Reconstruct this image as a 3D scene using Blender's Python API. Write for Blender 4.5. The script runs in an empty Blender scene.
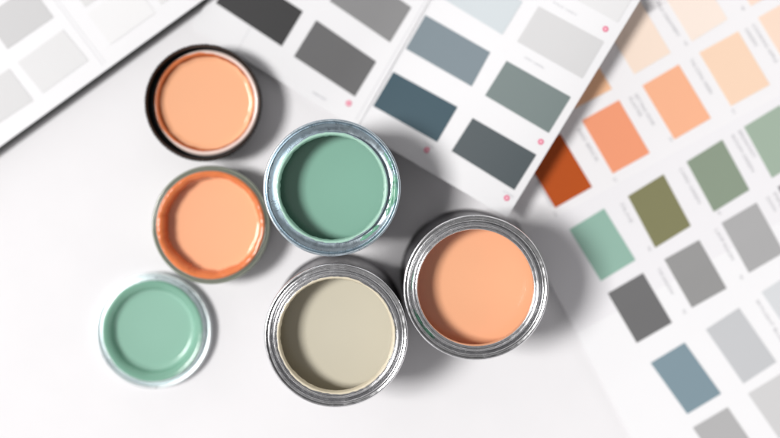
import bpy, bmesh, math, random
from math import sin, cos, pi, radians
from mathutils import Vector, noise
random.seed(7)
S = 0.01            # 1 blender unit = 100 mm
CX, CY, CH, F = 375.0, 150.0, 850.0, 1093.0   # foot of the camera in the photo, camera height (mm), focal length in photo px
scene = bpy.context.scene
col = scene.collection

def P(px, py, z):   # photo pixel at a height z (mm) -> point in mm
    k = (CH - z) / F
    return Vector(((px - CX) * k, -(py - CY) * k, z))

# ---------------------------------------------------------------- materials
def lin(c):
    c = c / 255.0
    return c / 12.92 if c <= .04045 else ((c + .055) / 1.055) ** 2.4
def rgb(r, g, b, k=1.0):
    return (min(lin(r) * k, .95), min(lin(g) * k, .95), min(lin(b) * k, .95), 1)

def new_mat(name):
    m = bpy.data.materials.new(name); m.use_nodes = True
    nt = m.node_tree; b = nt.nodes['Principled BSDF']
    return m, nt, b
def add_noise(nt, b, color, var=.03, scale=3.0, bump=.0, bscale=60, detail=5, rough=None, rvar=0.0):
    tc = nt.nodes.new('ShaderNodeTexCoord')
    n = nt.nodes.new('ShaderNodeTexNoise'); n.inputs['Scale'].default_value = scale; n.inputs['Detail'].default_value = detail
    nt.links.new(tc.outputs['Object'], n.inputs['Vector'])
    mx = nt.nodes.new('ShaderNodeMix'); mx.data_type = 'RGBA'
    mx.inputs['A'].default_value = tuple(c * (1 - var) for c in color[:3]) + (1,)
    mx.inputs['B'].default_value = tuple(min(c * (1 + var), 1) for c in color[:3]) + (1,)
    nt.links.new(n.outputs['Fac'], mx.inputs['Factor'])
    nt.links.new(mx.outputs['Result'], b.inputs['Base Color'])
    if rvar:
        mr = nt.nodes.new('ShaderNodeMapRange')
        mr.inputs['From Min'].default_value = .3; mr.inputs['From Max'].default_value = .7
        mr.inputs['To Min'].default_value = rough - rvar; mr.inputs['To Max'].default_value = rough + rvar
        n3 = nt.nodes.new('ShaderNodeTexNoise'); n3.inputs['Scale'].default_value = scale * 4; n3.inputs['Detail'].default_value = 6
        nt.links.new(tc.outputs['Object'], n3.inputs['Vector'])
        nt.links.new(n3.outputs['Fac'], mr.inputs['Value']); nt.links.new(mr.outputs['Result'], b.inputs['Roughness'])
    if bump:
        n2 = nt.nodes.new('ShaderNodeTexNoise'); n2.inputs['Scale'].default_value = bscale; n2.inputs['Detail'].default_value = 4
        nt.links.new(tc.outputs['Object'], n2.inputs['Vector'])
        bp = nt.nodes.new('ShaderNodeBump'); bp.inputs['Strength'].default_value = bump; bp.inputs['Distance'].default_value = .004
        nt.links.new(n2.outputs['Fac'], bp.inputs['Height']); nt.links.new(bp.outputs['Normal'], b.inputs['Normal'])
    return tc
def paper(name, color, rough=.55, var=.012, spec=.3):
    m, nt, b = new_mat(name); b.inputs['Roughness'].default_value = rough
    b.inputs['Specular IOR Level'].default_value = spec
    add_noise(nt, b, color, var, 2.5, .25, 90)
    return m
def paint(name, color, rough=.2, bump=.05, sss=0):
    m, nt, b = new_mat(name); b.inputs['Roughness'].default_value = rough
    b.inputs['Specular IOR Level'].default_value = .5
    add_noise(nt, b, color, .03, 1.6, bump, 9, 3)
    return m
def metal(name, color, rough=.22, ribs=0, rib_strength=.5, bump=.12):
    m, nt, b = new_mat(name); b.inputs['Metallic'].default_value = 1
    tc = add_noise(nt, b, color, .10, 6, 0, rough=rough, rvar=.07)
    sx = nt.nodes.new('ShaderNodeSeparateXYZ'); nt.links.new(tc.outputs['Object'], sx.inputs[0])
    at = nt.nodes.new('ShaderNodeMath'); at.operation = 'ARCTAN2'
    nt.links.new(sx.outputs['Y'], at.inputs[0]); nt.links.new(sx.outputs['X'], at.inputs[1])
    n = nt.nodes.new('ShaderNodeTexNoise'); n.inputs['Scale'].default_value = 1.0; n.inputs['Detail'].default_value = 5
    cb = nt.nodes.new('ShaderNodeCombineXYZ')
    mu = nt.nodes.new('ShaderNodeMath'); mu.operation = 'MULTIPLY'; mu.inputs[1].default_value = 4.0
    nt.links.new(at.outputs[0], mu.inputs[0]); nt.links.new(mu.outputs[0], cb.inputs['X'])
    ln = nt.nodes.new('ShaderNodeVectorMath'); ln.operation = 'LENGTH'
    c2 = nt.nodes.new('ShaderNodeCombineXYZ'); nt.links.new(sx.outputs['X'], c2.inputs['X']); nt.links.new(sx.outputs['Y'], c2.inputs['Y'])
    nt.links.new(c2.outputs[0], ln.inputs[0])
    m2 = nt.nodes.new('ShaderNodeMath'); m2.operation = 'MULTIPLY'; m2.inputs[1].default_value = 90.0
    nt.links.new(ln.outputs['Value'], m2.inputs[0]); nt.links.new(m2.outputs[0], cb.inputs['Y'])
    m3 = nt.nodes.new('ShaderNodeMath'); m3.operation = 'MULTIPLY'; m3.inputs[1].default_value = 90.0
    nt.links.new(sx.outputs['Z'], m3.inputs[0]); nt.links.new(m3.outputs[0], cb.inputs['Z'])
    nt.links.new(cb.outputs[0], n.inputs['Vector'])
    bp = nt.nodes.new('ShaderNodeBump'); bp.inputs['Strength'].default_value = bump; bp.inputs['Distance'].default_value = .004
    nt.links.new(n.outputs['Fac'], bp.inputs['Height'])
    out = bp
    if ribs:
        r1 = nt.nodes.new('ShaderNodeMath'); r1.operation = 'MULTIPLY'; r1.inputs[1].default_value = ribs
        nt.links.new(at.outputs[0], r1.inputs[0])
        r2 = nt.nodes.new('ShaderNodeMath'); r2.operation = 'SINE'; nt.links.new(r1.outputs[0], r2.inputs[0])
        b2 = nt.nodes.new('ShaderNodeBump'); b2.inputs['Strength'].default_value = rib_strength; b2.inputs['Distance'].default_value = .003
        nt.links.new(r2.outputs[0], b2.inputs['Height']); nt.links.new(bp.outputs['Normal'], b2.inputs['Normal']); out = b2
    nt.links.new(out.outputs['Normal'], b.inputs['Normal'])
    return m
def plastic(name, color, rough=.3, coat=0):
    m, nt, b = new_mat(name); b.inputs['Roughness'].default_value = rough; b.inputs['Coat Weight'].default_value = coat
    add_noise(nt, b, color, .05, 8, .1, 70)
    return m

# ---------------------------------------------------------------- objects
def link(name, bm, mat, parent=None, loc=None, smooth=None):
    me = bpy.data.meshes.new(name); bm.normal_update(); bm.to_mesh(me); bm.free()
    if smooth is not None:
        for p in me.polygons: p.use_smooth = True
        me.set_sharp_from_angle(angle=radians(smooth))
    me.materials.append(mat)
    o = bpy.data.objects.new(name, me); col.objects.link(o)
    if parent: o.parent = parent
    if loc is not None: o.location = loc
    return o
def thing(name, label, cat, loc=(0, 0, 0), group=None):
    o = bpy.data.objects.new(name, None); col.objects.link(o); o.empty_display_size = .1
    o.location = loc; o['label'] = label; o['category'] = cat
    if group: o['group'] = group
    return o
def arc(cx, cz, r, a0, a1, n=7):   # degrees
    return [(cx + r * cos(radians(a0 + (a1 - a0) * i / n)), cz + r * sin(radians(a0 + (a1 - a0) * i / n))) for i in range(n + 1)]
def lathe(profile, segs=192, fn=None, a0=0, a1=2 * pi):
    """profile in mm; fn(i_profile, r, z, angle) -> (r, z)"""
    bm = bmesh.new(); rings = []
    full = abs(a1 - a0 - 2 * pi) < 1e-6
    cnt = segs if full else segs + 1
    for i, (r, z) in enumerate(profile):
        if r <= 1e-6:
            rings.append([bm.verts.new((0, 0, z * S))]); continue
        ring = []
        for k in range(cnt):
            a = a0 + (a1 - a0) * k / segs
            rr, zz = fn(i, r, z, a) if fn else (r, z)
            ring.append(bm.verts.new((rr * cos(a) * S, rr * sin(a) * S, zz * S)))
        rings.append(ring)
    for A, B in zip(rings, rings[1:]):
        for k in range(segs):
            k2 = (k + 1) % cnt
            if len(A) == 1 and len(B) == 1: continue
            if len(A) == 1: f = [A[0], B[k2], B[k]]
            elif len(B) == 1: f = [A[k], A[k2], B[0]]
            else: f = [A[k], A[k2], B[k2], B[k]]
            try: bm.faces.new(f)
            except ValueError: pass
    bmesh.ops.recalc_face_normals(bm, faces=bm.faces)
    return bm
def paint_profile(R, z, men=1.6):
    p = [(0, z)] + [(R * t, z) for t in (.15, .3, .45, .6, .7, .8)]
    for i in range(0, 9):
        t = i / 8; p.append((R - 4.5 + 4.5 * t, z + men * t ** 3))
    return p
def wob(seed, amp, freq=3.0):
    return lambda a: amp * noise.noise(Vector((cos(a) * freq, sin(a) * freq, seed * 7.3)))

# ---------------------------------------------------------------- table
white_table = paper('table_white', rgb(232, 231, 233, 1.0), .6, .025, .08)
bm = bmesh.new()
vs = [bm.verts.new(v) for v in ((-9, -8, 0), (10, -8, 0), (10, 8, 0), (-9, 8, 0))]
bm.faces.new(vs)
top = link('tabletop', bm, white_table); top['kind'] = 'structure'

# ---------------------------------------------------------------- cans
tin = metal('tin_plate', (.75, .75, .76), .22, bump=.012)
tin_blue = metal('bluish_tin_plate', (.56, .645, .70), .32, ribs=150, rib_strength=.02, bump=.05)
shaded_tin_side = metal('shaded_tin_side', (.20, .195, .205), .34)  # same bare tin, darkened to paint in the shade on the can sides
tin_in = metal('tin_inside', (.45, .44, .43), .35)
green_p = paint('sage_green_paint', rgb(148, 198, 178, .84), .18)
cream_p = paint('stone_cream_paint', rgb(217, 211, 192, .93), .18)
orange_p = paint('apricot_paint', rgb(255, 184, 142, 1.0), .18)
orange_wall = paint('apricot_smear', rgb(228, 128, 76, .95), .2, .45)  # smeared paint, toned darker to deepen the shaded crescent on the wall
green_wall = paint('green_smear', rgb(120, 178, 150, .9), .25, .3)
cream_wall = paint('cream_smear', rgb(222, 212, 188, .95), .3, .3)

def make_can(name, label, pxc, pyc, rpx, wide, pmat, smear_mat, rim_mat, smears, wall_mat):
    H = 85.0
    c = P(pxc, pyc, H)
    R = rpx * (CH - H) / F
    d = R - 51.1
    t = thing(name, label, 'paint can', (c.x * S, c.y * S, 0), 'open metal paint cans')
    bw = R - 1.9 if not wide else R - 3.8
    body = [(0, 1.2), (bw - 3, 1.2), (bw - 1.5, .6), (bw - .2, 0), (bw + 1.2, .3), (bw + 1.6, 1.3), (bw + 1.3, 2.6), (bw + .3, 3.3), (bw, 4.2), (bw, 14), (bw + .45, 15), (bw, 16),
            (bw, 70), (bw + .45, 71), (bw, 72), (bw, H - 5.5)]
    link('body', lathe(body), shaded_tin_side, t, smooth=40)
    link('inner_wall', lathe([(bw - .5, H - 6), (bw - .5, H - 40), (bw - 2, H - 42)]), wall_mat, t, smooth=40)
    if not wide:
        prof = [(bw, H - 5.4), (R - .9, H - 4.2)] + arc(R - 1.5, H - 2.4, 1.5, -60, 95, 9) + \
               [(R - 2.2, H - 1.3), (R - 3.0, H - 1.5)] + arc(R - 3.6, H - 2.0, .7, 60, 180, 5) + \
               [(R - 4.6, H - 4.5), (R - 5.0, H - 6.6), (R - 5.8, H - 7.0), (R - 6.3, H - 6.2), (R - 6.5, H - 3.2)] + \
               arc(R - 7.2, H - 1.8, .75, 10, 170, 6) + [(R - 8.3, H - 2.6), (R - 8.7, H - 2.9)] + \
               arc(R - 9.5, H - 2.2, .75, 20, 180, 6) + [(R - 10.5, H - 4.5), (R - 10.3, H - 7.5), (R - 9, H - 8.6), (bw - .4, H - 8.0)]
        Ro = R - 10.4
    else:
        prof = [(bw, H - 5.4), (R - .8, H - 4.0)] + arc(R - 1.2, H - 2.2, 1.2, -60, 110, 9) + \
               [(R - 2.0, H - 2.0), (R - 2.4, H - 3.2), (R - 2.9, H - 4.0), (R - 3.4, H - 3.6)] + \
               [(R - 4.2, H - 4.1), (R - 6.2, H - 5.2), (R - 8.4, H - 5.6), (R - 8.9, H - 4.6), (R - 9.0, H - 3.0)] + \
               arc(R - 9.9, H - 2.0, .95, 0, 180, 8) + [(R - 10.95, H - 4.5), (R - 10.7, H - 7.5), (R - 9.6, H - 8.6), (bw - .4, H - 8.0)]
        Ro = R - 10.9
    w = wob(pxc, .12, 1.2)
    link('rim', lathe(prof, 256, lambda i, r, z, a: (r + w(a), z)), rim_mat, t, smooth=50)
    # paint
    link('paint', lathe(paint_profile(bw - .6, H - 25, 1.2)), pmat, t, smooth=60)
    for (r0, r1, zt, a0, a1, seed) in smears:
        n = 90
        f = wob(seed, 1.0, 9)
        def fn(i, r, z, a, r0=r0, r1=r1, a0=a0, a1=a1, f=f):
            tt = (a - radians(a0)) / (radians(a1) - radians(a0))
            env = max(.02, min(1, 5 * tt * (1 - tt) + .2))
            mid = (r0 + r1) / 2; wd = (r1 - r0) / 2 * env * (1 + .9 * f(a))
            s = (-1, -.6, 0, .6, 1)[i]
            return (R - mid + s * wd, z + f(a + 3) * .1)
        pr = [(1, H + zt - .5), (1, H + zt + .05), (1, H + zt + .25), (1, H + zt + .05), (1, H + zt - .5)]
        link('paint_smear', lathe(pr, n, fn, radians(a0), radians(a1)), smear_mat, t, smooth=60)
    return t, R, Ro, H

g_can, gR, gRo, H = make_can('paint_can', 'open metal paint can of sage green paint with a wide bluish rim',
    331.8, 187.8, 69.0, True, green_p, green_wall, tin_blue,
    [(3.4, 7.0, -4.2, -28, 6, 1), (2.6, 4.8, -3.3, -18, 14, 2), (4.6, 7.5, -4.6, -62, -38, 3), (3.2, 5.0, -3.4, 16, 34, 5)], paint('shaded_green_coat', rgb(42, 105, 82), .4))  # inner wall coat darkened beyond the paint, deepening the shade inside
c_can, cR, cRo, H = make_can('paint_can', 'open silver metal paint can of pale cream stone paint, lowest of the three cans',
    336, 335.8, 72.3, False, cream_p, cream_wall, tin, [], paint('shaded_cream_coat', rgb(145, 130, 86), .4))  # cream inner wall, its colour darkened to stand for shade in the can
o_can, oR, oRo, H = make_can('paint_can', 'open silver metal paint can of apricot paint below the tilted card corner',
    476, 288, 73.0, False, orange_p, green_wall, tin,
    [(4.8, 5.9, -6.6, 200, 232, 4), (6.2, 6.7, -3.6, 165, 185, 6)], paint('shaded_orange_coat', rgb(178, 68, 24), .4))  # orange inner wall, shade painted in as a much darker coat

# ragged coats of paint over the inner lip
def lip_coat(can, R, Ro, Hh, mat, seed, out=1.8, base=.8, wide=False):
    f = wob(seed, 1.0, 3.2); g = wob(seed + 2, 1.0, 14)
    cxm = Ro + (.85 if not wide else 1.0)
    rr = .80 if not wide else 1.0
    zc = Hh - 2.2 if not wide else Hh - 2.0
    def fn(i, r, z, a):
        e = max(0, min(1, .5 + base * .0 + .55 * f(a) + .35 * g(a)))
        k = i / 10.0
        ang = 180 - k * (70 + 90 * e)
        if i == 0: return (Ro - .3, Hh - 8.2)
        if i == 1: return (Ro - .5 - .9 * e - .3 * g(a + 5), Hh - 5.2 + 1.2 * f(a + 9))
        th = .12 + .35 * e * sin(pi * k)
        return (cxm + (rr + th) * cos(radians(ang)), zc + (rr + th) * sin(radians(ang)))
    link('paint_residue', lathe([(1, 1)] * 11, 256, fn), mat, can, smooth=60)
lip_coat(c_can, cR, cRo, H, cream_wall, 3)
lip_coat(g_can, gR, gRo, H, paint('pale_green_smear', rgb(170, 210, 192, .95), .25, .3), 8, wide=True)

# ---------------------------------------------------------------- pots and lids
wet_orange = paint('wet_apricot_paint', rgb(255, 184, 142, 1.0), .13, .12)
black_pl = plastic('black_plastic', (.004, .004, .0045, 1), .42)
pink_pl = plastic('pale_pink_liner', rgb(246, 222, 212, .95), .16, .5)
# 1 black ribbed pot
Hz = 30.0; c = P(202.8, 102.6, Hz)
R = 59.2 * (CH - Hz) / F
pot = thing('paint_pot', 'shallow black ribbed pot of apricot paint with pale pink inner ring, topmost pot', 'paint pot', (c.x * S, c.y * S, 0), 'low round pots of paint')
def ribs(i, r, z, a):
    if 1 <= i <= 5: r += .32 * (1 if sin(a * 120) > 0 else -1) * (1 if i < 5 else .8)
    return r, z
prof = [(R - 5, 0), (R - 4, .6), (R - 3.6, 2), (R - .3, Hz - 4.5), (R - .35, Hz - 1.6), (R - .75, Hz - .7), (R - 1.1, Hz - .15), (R - 1.4, Hz), (R - 1.7, Hz - .3), (R - 1.9, Hz - 1),
        (R - 2.0, Hz - 12), (R - 3.2, Hz - 13.2), (R - 6, Hz - 13.5)]
link('ribbed_cap', lathe(prof, 960, ribs), black_pl, pot, smooth=35)
link('base', lathe([(0, .2), (R - 5.5, .2), (R - 5.5, 14.0), (0, 14.0)], 96), black_pl, pot, smooth=30)
q = 39.9
sh = Vector((1.1 * S, .3 * S, 0))
w1 = wob(5, .22, 2.0)
link('inner_ring', lathe([(q + .6, 15.5), (q + .3, 18)] + arc(q - 1.6, 18.8, 1.7, 5, 170, 12) + [(q - 3.6, 17.4), (q - 4.2, 16.2), (q - 4.8, 14.6)], 192, lambda i, r, z, a: (r + w1(a), z + .6 * w1(a + 1))), pink_pl, pot, sh, smooth=60)
f1 = wob(21, 1, 5)
f1b = wob(22, 1, 13)
def pot_coat(i, r, z, a):
    if i == 0: return (q - 5.2, 15.0)
    if i == 1: return (q - 4.15, 16.4)
    k = (i - 2) / 8.0
    end = 150 - 105 * max(0, -cos(a + .35)) ** .8 + 18 * f1(a) + 14 * f1b(a)
    an = radians(178 + (end - 178) * k)
    rr = 1.7 + .1 + .12 * sin(pi * k)
    return (q - 1.6 + rr * cos(an) + w1(a), 18.8 + rr * sin(an) + .6 * w1(a + 1))
link('paint_residue', lathe([(1, 1)] * 11, 256, pot_coat), orange_wall, pot, sh, smooth=60)
link('paint', lathe([(rr, z + (.0)) for rr, z in paint_profile(q - 4.6, 15.0, 2.2)], 192, lambda i, r, z, a: (r + (.8 * f1(a + 1) if i > 7 else 0), z)), wet_orange, pot, sh, smooth=60)

# 2 glass-rimmed pot
c = P(210.5, 225.2, Hz); R = 59.6 * (CH - Hz) / F
glass = plastic('grey_green_glass', rgb(176, 182, 166, .8), .12, .6)
gb = glass.node_tree.nodes['Principled BSDF']; gb.inputs['Transmission Weight'].default_value = .35; gb.inputs['IOR'].default_value = 1.45
pot2 = thing('paint_pot', 'round glass pot with grey green rim coated in apricot paint, left of the green can', 'paint pot', (c.x * S, c.y * S, 0), 'low round pots of paint')
w2 = wob(11, .15, 2)
prof = [(0, 0), (R - 6, 0), (R - 3, .8), (R - 1.4, 3), (R - 1.2, Hz - 8), (R - .4, Hz - 6.5)] + arc(R - 1.5, Hz - 3.2, 1.5, -20, 100, 8) + \
       [(R - 2.4, Hz - 2.6), (R - 2.9, Hz - 2.9)] + arc(R - 3.6, Hz - 2.0, .8, -10, 110, 5) + [(R - 4.8, Hz - 2.2), (R - 5.0, Hz - 6), (R - 5.4, 4), (0, 3)]
link('glass_jar', lathe(prof), glass, pot2, smooth=45)
f2 = wob(31, 1, 4); f3 = wob(33, 1, 12)
L = R - 4.0   # orange lip
prof = [(L + .3, Hz - 2.6)] + arc(L - 1.6, Hz - 1.4, 1.6, 20, 90, 5) + [(L - 2.6, Hz - .1), (L - 3.8, Hz - .5), (L - 4.6, Hz - 1.8), (L - 5.0, Hz - 4), (L - 5.4, Hz - 8), (L - 5.6, Hz - 12), (L - 5.8, Hz - 17)]
link('coated_lip', lathe(prof, 256, lambda i, r, z, a: (r + (.25 * f2(a) if i < 3 else (1.1 * f2(a + 2) + .6 * f3(a)) * min(1, (i - 2) / 5)), z + (.3 * f3(a) if 3 < i < 9 else 0))), orange_wall, pot2, smooth=70)
link('paint', lathe(paint_profile(L - 4.0, Hz - 14.0, 2.6), 192, lambda i, r, z, a: (r + (.9 * f2(a + 4) if i > 7 else 0), z)), wet_orange, pot2, smooth=70)

# 3 upturned lid with green paint
zl = 9.0; c = P(153, 330.8, zl); R = 58.4 * (CH - zl) / F
lid = thing('metal_lid', 'low upturned metal lid holding sage green paint, lying alone at lower left', 'lid', (c.x * S, c.y * S, 0), 'low round pots of paint')
lidm = metal('pale_lid_metal', (.80, .86, .87), .34, bump=.02)
prof = [(0, .3), (R - 9, .3), (R - 8, .8), (R - 6, 2.2), (R - 2.2, 3.6), (R - .5, 5.6)] + arc(R - 1.4, zl - 2.0, 1.4, -30, 140, 9) + \
       [(R - 3.2, zl - 4.0), (R - 4.2, zl - 4.6), (R - 5.4, zl - 4.2), (R - 6.0, zl - 1.5)] + arc(R - 6.9, zl + .6, .9, 0, 120, 6) + [(R - 8.4, zl - 2)]
link('rim', lathe(prof), lidm, lid, smooth=45)
f4 = wob(41, 1, 3); f5 = wob(43, 1, 10)
prof = [(R - 6.0, zl + .3)] + arc(R - 7.4, zl + .6, 1.35, 10, 100, 5) + [(R - 9.2, zl + 1.5), (R - 10.8, zl + .7), (R - 12.2, zl - .8), (R - 13.4, zl - 3.2), (R - 14.2, zl - 6), (R - 15, zl - 8)]
link('coated_pan', lathe(prof, 256, lambda i, r, z, a: (r + .3 * f4(a) + .15 * f5(a), z + (.15 * f5(a) if i > 6 else 0))), paint('lid_green_coat', rgb(130, 178, 157, .9), .2, .3), lid, smooth=70)
link('paint', lathe(paint_profile(R - 13.6, zl - 6.2, 2.2), 192), paint('light_sage_paint', rgb(152, 197, 178, .92), .16, .1), lid, smooth=70)

# ---------------------------------------------------------------- colour cards
_m = {}
def swatch_mat(c):
    if c not in _m: _m[c] = paper('swatch_%02x%02x%02x' % c, rgb(*c, .88), .5, .01, .25)
    return _m[c]
white_paper = paper('card_white', rgb(229, 229, 231, 1.0), .5, .008, .3)
ink = paper('printed_ink', rgb(178, 178, 182), .6)
pale_ink = paper('pale_ink', rgb(196, 197, 201), .6)
dark_edge = plastic('black_slab', (.012, .014, .014, 1), .5)

def sheet(name, poly_px, zf, mat, parent, thick=1.0, n=24, zoff=0.0):
    """quad given by four photo corners (a,b,c,d); subdivided; follows the height field zf(px,py) in mm"""
    a, b, c_, d = poly_px
    bm = bmesh.new(); T = []; B = []
    for j in range(n + 1):
        rt = []; rb = []
        for i in range(n + 1):
            u, v = i / n, j / n
            px = (a[0] * (1 - u) + b[0] * u) * (1 - v) + (d[0] * (1 - u) + c_[0] * u) * v
            py = (a[1] * (1 - u) + b[1] * u) * (1 - v) + (d[1] * (1 - u) + c_[1] * u) * v
            z = zf(px, py) + zoff
            p = P(px, py, z) * S
            rt.append(bm.verts.new(p)); rb.append(bm.verts.new((p.x, p.y, p.z - thick * S)))
        T.append(rt); B.append(rb)
    for j in range(n):
        for i in range(n):
            bm.faces.new((T[j][i], T[j][i + 1], T[j + 1][i + 1], T[j + 1][i]))
            bm.faces.new((B[j][i], B[j + 1][i], B[j + 1][i + 1], B[j][i + 1]))
    for i in range(n):
        for (X, Y) in (((T[0][i], T[0][i + 1]), (B[0][i], B[0][i + 1])), ((T[n][i + 1], T[n][i]), (B[n][i + 1], B[n][i])),
                       ((T[i + 1][0], T[i][0]), (B[i + 1][0], B[i][0])), ((T[i][n], T[i + 1][n]), (B[i][n], B[i + 1][n]))):
            bm.faces.new((X[1], X[0], Y[0], Y[1]))
    bmesh.ops.recalc_face_normals(bm, faces=bm.faces)
    return link(name, bm, mat, parent, smooth=30)
def swatch(corners, zf, rgbc, parent, label=None, n=16):
    o = sheet('colour_swatch', corners, zf, swatch_mat(rgbc), parent, .2, n, .3)
    if label: o['label'] = label
    return o
def para(left, top_, right=None, bottom=None):
    """complete a parallelogram from three corners"""
    if bottom is None: bottom = (left[0] + right[0] - top_[0], left[1] + right[1] - top_[1])
    if right is None: right = (top_[0] + bottom[0] - left[0], top_[1] + bottom[1] - left[1])
    return [left, top_, right, bottom]

def lettering(txt, px, py, ang, h_px, zf, mat, parent, length_px=None, bold=0.0):
    cu = bpy.data.curves.new('t', 'FONT'); cu.body = txt; cu.size = 1; cu.offset = bold
    o = bpy.data.objects.new('t', cu); col.objects.link(o)
    dg = bpy.context.evaluated_depsgraph_get()
    me = bpy.data.meshes.new_from_object(o.evaluated_get(dg))
    bpy.data.objects.remove(o)
    xs = [v.co.x for v in me.vertices]; w = max(xs) - min(xs); x0 = min(xs)
    sy = h_px / .7; sx = (length_px / w) if length_px else sy
    ca, sa = cos(radians(ang)), sin(radians(ang))
    for v in me.vertices:
        X = (v.co.x - x0) * sx; Y = v.co.y * sy
        qx = px + X * ca + Y * sa; qy = py + X * sa - Y * ca
        v.co = P(qx, qy, zf(qx, qy) + .3) * S
    me.materials.clear(); me.materials.append(mat); me.name = 'printed_text'
    ob = bpy.data.objects.new('printed_text', me); col.objects.link(ob); ob.parent = parent
    return ob

# --- left card (booklet with a near-black slab under it)
lc = thing('colour_card', 'pale grey colour card booklet lying across the upper left corner', 'colour card', (0, 0, 0))
zl_ = lambda x, y: 7.0
LC = [(-60, 192), (207, -1.5), (180, -170), (-190, -30)]
LCa = [(-60, 190), (207, -3), (110, -120), (-157, 70)]
sheet('page', LCa, lambda x, y: 11.0, white_paper, lc, 1.0, 4)
cov = [(-60, 190.5), (207, -2.5), (110, -120), (-157, 70)]
def inset(poly, k):
    cx = sum(p[0] for p in poly) / 4; cy = sum(p[1] for p in poly) / 4
    return [(cx + (p[0] - cx) * k, cy + (p[1] - cy) * k) for p in poly]
sheet('dark_slab', [(p[0] + .5, p[1] + .8) for p in LCa], lambda x, y: 9.9, dark_edge, lc, 9.4, 4)  # near-black slab showing past the page's lower edge
# printed crease line
crease = paper('crease_grey', rgb(214, 214, 217), .6)
def strip(name, p0, p1, w, zf, mat, parent, n=12, zoff=.1):
    dx, dy = p1[0] - p0[0], p1[1] - p0[1]; L_ = math.hypot(dx, dy); nx, ny = -dy / L_ * w / 2, dx / L_ * w / 2
    return sheet(name, [(p0[0] - nx, p0[1] - ny), (p1[0] - nx, p1[1] - ny), (p1[0] + nx, p1[1] + ny), (p0[0] + nx, p0[1] + ny)], zf, mat, parent, .08, n, zoff)
z8 = lambda x, y: 11.0
strip('crease', (30, -32), (103, 65.5), .8, z8, crease, lc)
strip('crease', (33.5, -32), (106, 63), .6, z8, crease, lc)
for left, top_, bottom, c3, lb in (
    ((-38, -15.5), (7.7, -46.8), (7.3, 49), (207, 207, 208), 'mid grey swatch'),
    ((17.4, 62.5), (63, 29.6), (42.5, 93.2), (229, 229, 230), 'light grey swatch'),
    ((-38, 99.8), (9, 68.7), (-14, 131.5), (221, 221, 222), None),
    ((87, 13.9), (132, -18), (110.3, 44.6), (240, 240, 241), 'almost white swatch'),
    ((62, -25), (108, -57), (85, 7), (226, 226, 226), None),
    ((137, -28), (182, -60), (161, 4.4), (232, 232, 232), None)):
    if lb == 'mid grey swatch':
        cs = [(7.3, 49), (53.4, 17.3), (30, -14.5), (-16, 17)]
    else: cs = para(left, top_, bottom=bottom)
    swatch(cs, z8, c3, lc, lb)

# --- big folded chart on the right (three pages, gentle zigzag)
ch = thing('colour_chart', 'large folded colour chart with orange, green and grey swatches spread over the right side', 'colour chart', (0, 0, 0))
# seams: y = y0 + m*(x)
def seam_d(px, py):   # distance down across the pages, px
    return (py - 228 + (px - 536) * .545) / 1.139
WP = 118.0
def zch(px, py):
    s = seam_d(px, py)
    # s<0: orange page ; 0..~112 green ; >112 grey
    if s < 0: z = 1.6 + min(-s, 160) * .016
    elif s < 112: z = 1.6 + 2.0 * (1 - abs(s - 56) / 56.0) * 0 + s * .018
    else: z = 1.6 + 112 * .018 - min(s - 112, 60) * .022 if s < 172 else 2.3
    return z
def seam_pt(x, off): return (x, 228 - (x - 536) * .545 + off * 1.139)
def edge_x(s):  # left edge of the chart against s
    return 536 + s * .80 - 8 + (8 if s > 0 else 0)
page = [paper('chart_page_a', rgb(236, 235, 237), .5, .008), paper('chart_page_b', rgb(233, 232, 235), .5, .008), paper('chart_page_c', rgb(238, 238, 240), .5, .008)]
def onseam(s, x): return seam_pt(x, s)
def leftpt(s):
    # left boundary passes (505,185) (520,222) (543,262) (557,293) (589,357) (621,422) (650,478)
    pts = [(440, 60), (490, 165), (521, 229), (557, 293), (589, 357), (621, 422), (740, 640)]
    best = None
    for (x0, y0), (x1, y1) in zip(pts, pts[1:]):
        s0, s1 = seam_d(x0, y0), seam_d(x1, y1)
        if s0 <= s <= s1:
            t = (s - s0) / (s1 - s0); return (x0 + (x1 - x0) * t, y0 + (y1 - y0) * t)
for k, (s0, s1) in enumerate(((-135, 0), (0, 112), (112, 330))):
    a = leftpt(s0); d = leftpt(s1)
    b = onseam(s0, 960 + k * 30); cc = onseam(s1, 960 + k * 30)
    sheet('page', [a, b, cc, d], zch, page[k], ch, .5, 40)
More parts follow.
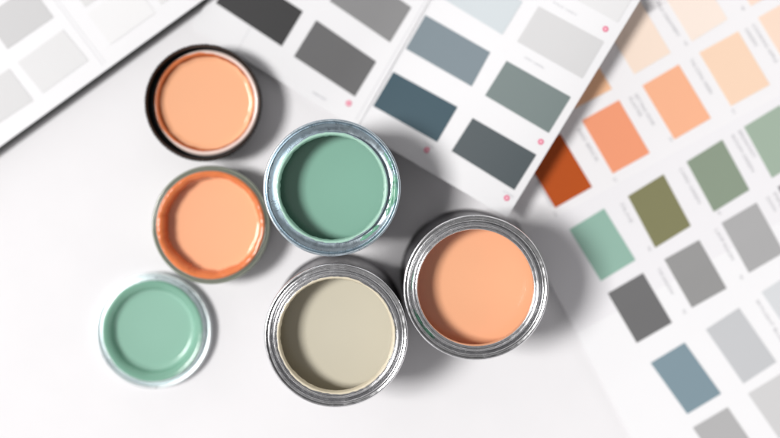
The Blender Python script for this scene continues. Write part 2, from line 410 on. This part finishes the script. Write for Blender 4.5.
RS = [
 (para((582, 120.5), (619, 100), right=(649.8, 153)), (250, 163, 124), 'salmon orange swatch'),
 (para((642.4, 85.6), (678.8, 64.5), right=(711, 118.2)), (255, 188, 150), 'light apricot swatch'),
 (para((699.2, 52.7), (738.2, 31.3), right=(770, 84.6)), (254, 221, 194), 'peach swatch'),
 (para((758, 17.6), (796, -4), right=(828, 49)), (254, 227, 207), None),
 (para((660, -11.5), (695.6, -33.8), right=(727.6, 19.2)), (255, 239, 227), None),
 (para((602.5, 21), (639, -.5), right=(670.8, 52.7)), (254, 233, 216), None),
 (para((543, 55.5), (580.5, 36), right=(612, 89)), (255, 203, 163), None),
 (para((523.5, 155), (560.5, 134), right=(592.2, 187)), (190, 84, 26), 'deep burnt orange swatch'),
 (para((719, -47), (756, -68), right=(788, -15)), (255, 229, 212), None),
 (para((569.4, 229.5), (604, 208.5), right=(635.6, 260)), (152, 190, 175), 'mint green swatch'),
 (para((627.9, 196.2), (663.5, 174.3), right=(690.9, 225.9)), (134, 133, 96), 'olive swatch'),
 (para((686.6, 161.8), (722.3, 139.7), right=(749.5, 189.8)), (143, 158, 139), 'grey green swatch'),
 (para((744, 126.9), (780, 105), right=(808, 156)), (165, 184, 167), None),
 (para((607.8, 293.3), (643, 273), right=(672, 322.7)), (116, 116, 117), 'dark grey swatch'),
 (para((664.3, 259.4), (699.1, 240), right=(726.7, 288.4)), (156, 156, 156), None),
 (para((721.5, 223), (756.5, 202.6), right=(784, 252.5)), (178, 178, 179), None),
 (para((777.5, 187), (812, 166), right=(840, 216)), (150, 150, 152), None),
 (para((650.7, 363), (684.6, 342.6), right=(721.2, 393.7)), (133, 155, 166), 'steel blue swatch'),
 (para((705.9, 329.5), (738.9, 307.8), right=(776.4, 362)), (205, 207, 210), None),
 (para((692.8, 427.6), (727.6, 407.2), right=(763, 459)), (186, 186, 187), None),
 (para((747.9, 393.7), (782, 373), right=(818, 425)), (216, 216, 217), None),
 (para((761.5, 292), (796, 270), right=(833, 325)), (222, 225, 228), None)]
for cs, c3, lb in RS: swatch(cs, zch, c3, ch, lb)
TX = [(751.5, 25, 58, 'COOKING APPLE', 45), (744.5, 29.5, 58, 'GREEN', 20),
      (634, 95, 59, 'SETTING ROSE', 36), (628.5, 98.5, 59, 'PLASTER', 22),
      (577, 130, 59, 'RED BRICK', 38), (689.5, 60, 59, 'THE CORAL GREEN', 40),
      (655, 2, 57, 'PALE CREAMERY', 42), (738, 131.5, 60, 'BREAKFAST', 31), (731, 136, 60, 'ROOM GREEN', 42),
      (679, 169, 61, 'CARD GREEN', 40), (620, 204, 62, 'OLIVE', 22), (714.5, 230, 61, 'LAMP ROOM', 35),
      (766, 198, 60, 'DOWN', 16), (773, 194, 60, 'PIPE', 16), (657, 269, 61, 'THE SHADOW', 30), (755.5, 301, 58, 'SKYLIGHT BLUE', 48),
      (536, 183, 58, 'CHARRED', 28), (698, 336, 57, '', 0)]
for x, y, a, s, L_ in TX:
    if s: lettering(s, x, y, a, 3.4, zch, ink, ch, L_)
for x, y, s in ((731, 110, '31'), (740.5, 7, '9'), (683.5, 42, '10'), (612.5, 178.5, '27'), (668.5, 138, '24'), (717, 212, '87'), (647, 247.5, '90'), (682, 310.5, '92'), (739, 276, '95'), (553, 213, '14')):
    lettering(s, x, y, 60, 2.8, zch, ink, ch, 4.5)

# --- tilted card in the middle, its right leaf standing up over the chart
cc_ = thing('colour_card', 'tilted white colour card with dark grey and teal swatches, its corner lifted over the chart', 'colour card', (0, 0, 0))
ux, uy = .852, .523
def zc(px, py):
    u = (px - 193) * ux + (py - 27) * uy     # along the card
    u = max(0, u)
    t = max(0, min(1, (u - 150) / 220.0))
    return 2.6 + u * .012 + 21.0 * (t * t * (3 - 2 * t))
E = [(192.7, 27), (288.6, 89.0), (355.5, 128), (507, 217)]     # lower edge
UP = (77.0, -131.0)     # upward direction, goes out of the frame
def upd(p, k=1.0, U=UP): return (p[0] + U[0] * k, p[1] + U[1] * k)
UR = (133.5, -218.0); UM = (126.0, -222.0)
m1 = (356.5, 129.0); m2 = (357.0, 129.3)
sheet('page', [(192.7, 27), m1, upd(m1, 1, UM), upd((192.7, 27), 1, UM)], zc, white_paper, cc_, .9, 40)
sheet('page', [m2, (507, 217.5), upd((507, 217.5), 1, UR), upd(m2, 1, UM)], zc, white_paper, cc_, .9, 40)
# leaf folded back underneath, carrying the lifted page
def zunder(px, py):
    u = (px - 193) * ux + (py - 27) * uy
    t = max(0, min(1, (u - 215) / 155.0))
    return 4.6 + (zc(px, py) - 1.1 - 4.6) * t ** 1.6
sheet('folded_leaf', [(402, 149), (505.5, 215.5), upd((505.5, 215.5), 1, UR), upd((402, 149), 1, UR)], zunder, white_paper, cc_, .5, 30)
strip('crease', (355.5, 120), (480, -93), .9, zc, crease, cc_, 24, .12)
strip('crease', (360.5, 123), (485, -90), .6, zc, crease, cc_, 24, .12)
strip('crease', (236, 53), (300, -62), .8, zc, crease, cc_, 24, .12)
CS = [
 (para((215.8, 3), (237, -32), right=(302.8, 11.3)), (58, 58, 59), 'near black swatch'),
 ([(293.9, 56.4), (316.2, 20.2), (376.2, 61.5), (354.8, 96.5)], (106, 106, 107), 'dark grey swatch'),
 (para((329.6, 1), (351, -34), right=(411.3, 7.3)), (141, 141, 142), 'mid grey swatch'),
 ([(405.8, 48.7), (425.4, 15), (490.2, 52.2), (471.6, 86.4)], (128, 142, 150), 'slate blue swatch'),
 ([(373, 106), (393.2, 71.8), (457.5, 107), (437, 142)], (60, 86, 98), 'dark teal swatch'),
 ([(451.5, 151), (472.6, 118), (536.4, 154.7), (514.3, 190)], (84, 93, 97), 'charcoal swatch'),
 ([(485, 95.4), (506.5, 60.8), (570.8, 97), (548.7, 133)], (124, 137, 136), 'grey green swatch'),
 ([(517, 41.5), (538.5, 6.2), (604, 41.5), (582.2, 78.5)], (217, 217, 218), 'light grey swatch'),
 (para((437.7, -4.8), (458, -38), right=(522.5, 1.5)), (211, 219, 223), 'pale blue grey swatch'),
 (para((553, -13), (574, -48), right=(638.5, -12.5)), (233, 233, 234), None)]
for cs, c3, lb in CS: swatch(cs, zc, c3, cc_, lb)
pink = paper('pink_print', rgb(226, 120, 148), .5); pinkl = paper('pale_pink_print', rgb(248, 205, 215), .5)
def disc(px, py, r, zf, mat, name, parent, zo, r2=0):
    bm = bmesh.new(); n = 24
    outer = [bm.verts.new(P(px + r * cos(2 * pi * k / n), py + r * sin(2 * pi * k / n), zf(px, py) + zo) * S) for k in range(n)]
    if r2:
        inner = [bm.verts.new(P(px + r2 * cos(2 * pi * k / n), py + r2 * sin(2 * pi * k / n), zf(px, py) + zo) * S) for k in range(n)]
        for k in range(n): bm.faces.new((outer[k], inner[k], inner[(k + 1) % n], outer[(k + 1) % n]))
    else: bm.faces.new(outer[::-1])
    bmesh.ops.recalc_face_normals(bm, faces=bm.faces)
    return link(name, bm, mat, parent)
for x, y in ((348.8, 103.3), (427, 150), (506.8, 198), (540.8, 141.8), (605.5, 29)):
    d_ = disc(x, y, 3.0, zc, pink, 'pink_dot', cc_, .35)
    disc(x, y, 1.2, zc, pinkl, 'dot_centre', d_, .5)
for x, y, s, L_ in ((553, 3.0, 'PALE GREY', 27), (524, 58, 'GREY GREEN', 22), (312, 93, 'DARK GREY', 16), (423, 143, 'TEAL', 12), (503, 192, 'COAL', 12)):
    lettering(s, x, y, 30, 2.2, zc, pale_ink, cc_, L_)

# ---------------------------------------------------------------- lights
W = bpy.data.worlds.new('World'); scene.world = W; W.use_nodes = True
nt = W.node_tree; bg = nt.nodes['Background']
tc = nt.nodes.new('ShaderNodeTexCoord'); sp = nt.nodes.new('ShaderNodeSeparateXYZ'); nt.links.new(tc.outputs['Generated'], sp.inputs[0])
rz = nt.nodes.new('ShaderNodeValToRGB'); nt.links.new(sp.outputs['Z'], rz.inputs['Fac'])
cr = rz.color_ramp; cr.elements[0].position = 0; cr.elements[0].color = (.5, .48, .48, 1)
cr.elements[1].position = 1; cr.elements[1].color = (.62, .62, .62, 1)
for pos, v in ((.08, .55), (.14, 2.3), (.30, 2.3), (.38, .7), (.48, .22), (.58, .5), (.68, .45), (.76, .14), (.86, .08), (.965, .10), (.980, .62)):
    e = cr.elements.new(pos); e.color = (v, v * .98, v * .99, 1)
nz = nt.nodes.new('ShaderNodeTexNoise'); nz.inputs['Scale'].default_value = 2.2; nz.inputs['Detail'].default_value = 1
nt.links.new(tc.outputs['Generated'], nz.inputs['Vector'])
mr = nt.nodes.new('ShaderNodeMapRange'); mr.inputs['From Min'].default_value = .35; mr.inputs['From Max'].default_value = .65
mr.inputs['To Min'].default_value = .45; mr.inputs['To Max'].default_value = 1.55
nt.links.new(nz.outputs['Fac'], mr.inputs['Value'])
sd = nt.nodes.new('ShaderNodeMapRange'); sd.inputs['From Min'].default_value = -1; sd.inputs['From Max'].default_value = 1
sd.inputs['To Min'].default_value = 1.2; sd.inputs['To Max'].default_value = .75
nt.links.new(sp.outputs['X'], sd.inputs['Value'])
ml = nt.nodes.new('ShaderNodeMath'); ml.operation = 'MULTIPLY'
nt.links.new(mr.outputs['Result'], ml.inputs[0]); nt.links.new(sd.outputs['Result'], ml.inputs[1])
mm = nt.nodes.new('ShaderNodeVectorMath'); mm.operation = 'SCALE'
nt.links.new(rz.outputs['Color'], mm.inputs[0]); ds = nt.nodes.new('ShaderNodeVectorMath'); ds.operation = 'DISTANCE'; ds.inputs[1].default_value = (-.03, -.185, .982)
nt.links.new(tc.outputs['Generated'], ds.inputs[0])
db = nt.nodes.new('ShaderNodeMapRange'); db.interpolation_type = 'SMOOTHSTEP'
db.inputs['From Min'].default_value = .015; db.inputs['From Max'].default_value = .06; db.inputs['To Min'].default_value = .05
nt.links.new(ds.outputs['Value'], db.inputs['Value'])
mk = nt.nodes.new('ShaderNodeMath'); mk.operation = 'MULTIPLY'
nt.links.new(ml.outputs[0], mk.inputs[0]); nt.links.new(db.outputs['Result'], mk.inputs[1])
nt.links.new(mk.outputs[0], mm.inputs['Scale'])
nt.links.new(mm.outputs[0], bg.inputs['Color']); bg.inputs['Strength'].default_value = 0.7

def area(name, direction, dist, sx, sy, power, color, target=(0.3, -.7, 0)):
    l = bpy.data.lights.new(name, 'AREA'); l.shape = 'RECTANGLE'; l.size = sx; l.size_y = sy; l.energy = power; l.color = color
    o = bpy.data.objects.new(name, l); col.objects.link(o)
    d = Vector(direction).normalized(); o.location = Vector(target) + d * dist
    o.rotation_euler = (-d).to_track_quat('-Z', 'Y').to_euler()
    return o
el = radians(58); az = radians(176)
area('window_light', (cos(el) * cos(az), cos(el) * sin(az), sin(el)), 110, 24, 25, 115000, (1.0, .985, .97))

# ---------------------------------------------------------------- camera
cam = bpy.data.cameras.new('camera'); co = bpy.data.objects.new('camera', cam); col.objects.link(co)
co.location = (0, 0, CH * S); co.rotation_euler = (0, 0, 0)
cam.sensor_width = 36; cam.lens = F / 780 * 36
cam.shift_x = (390 - CX) / 780; cam.shift_y = -(219 - CY) / 780
cam.clip_end = 200
cam.dof.use_dof = True; cam.dof.focus_distance = (CH - 75) * S
cam.dof.aperture_fstop = cam.lens * .001 / .36
scene.camera = co
scene.render.engine = 'CYCLES'
vs_ = scene.view_settings; vs_.view_transform = 'Standard'; vs_.look = 'None'; vs_.exposure = 0.05; vs_.gamma = 1
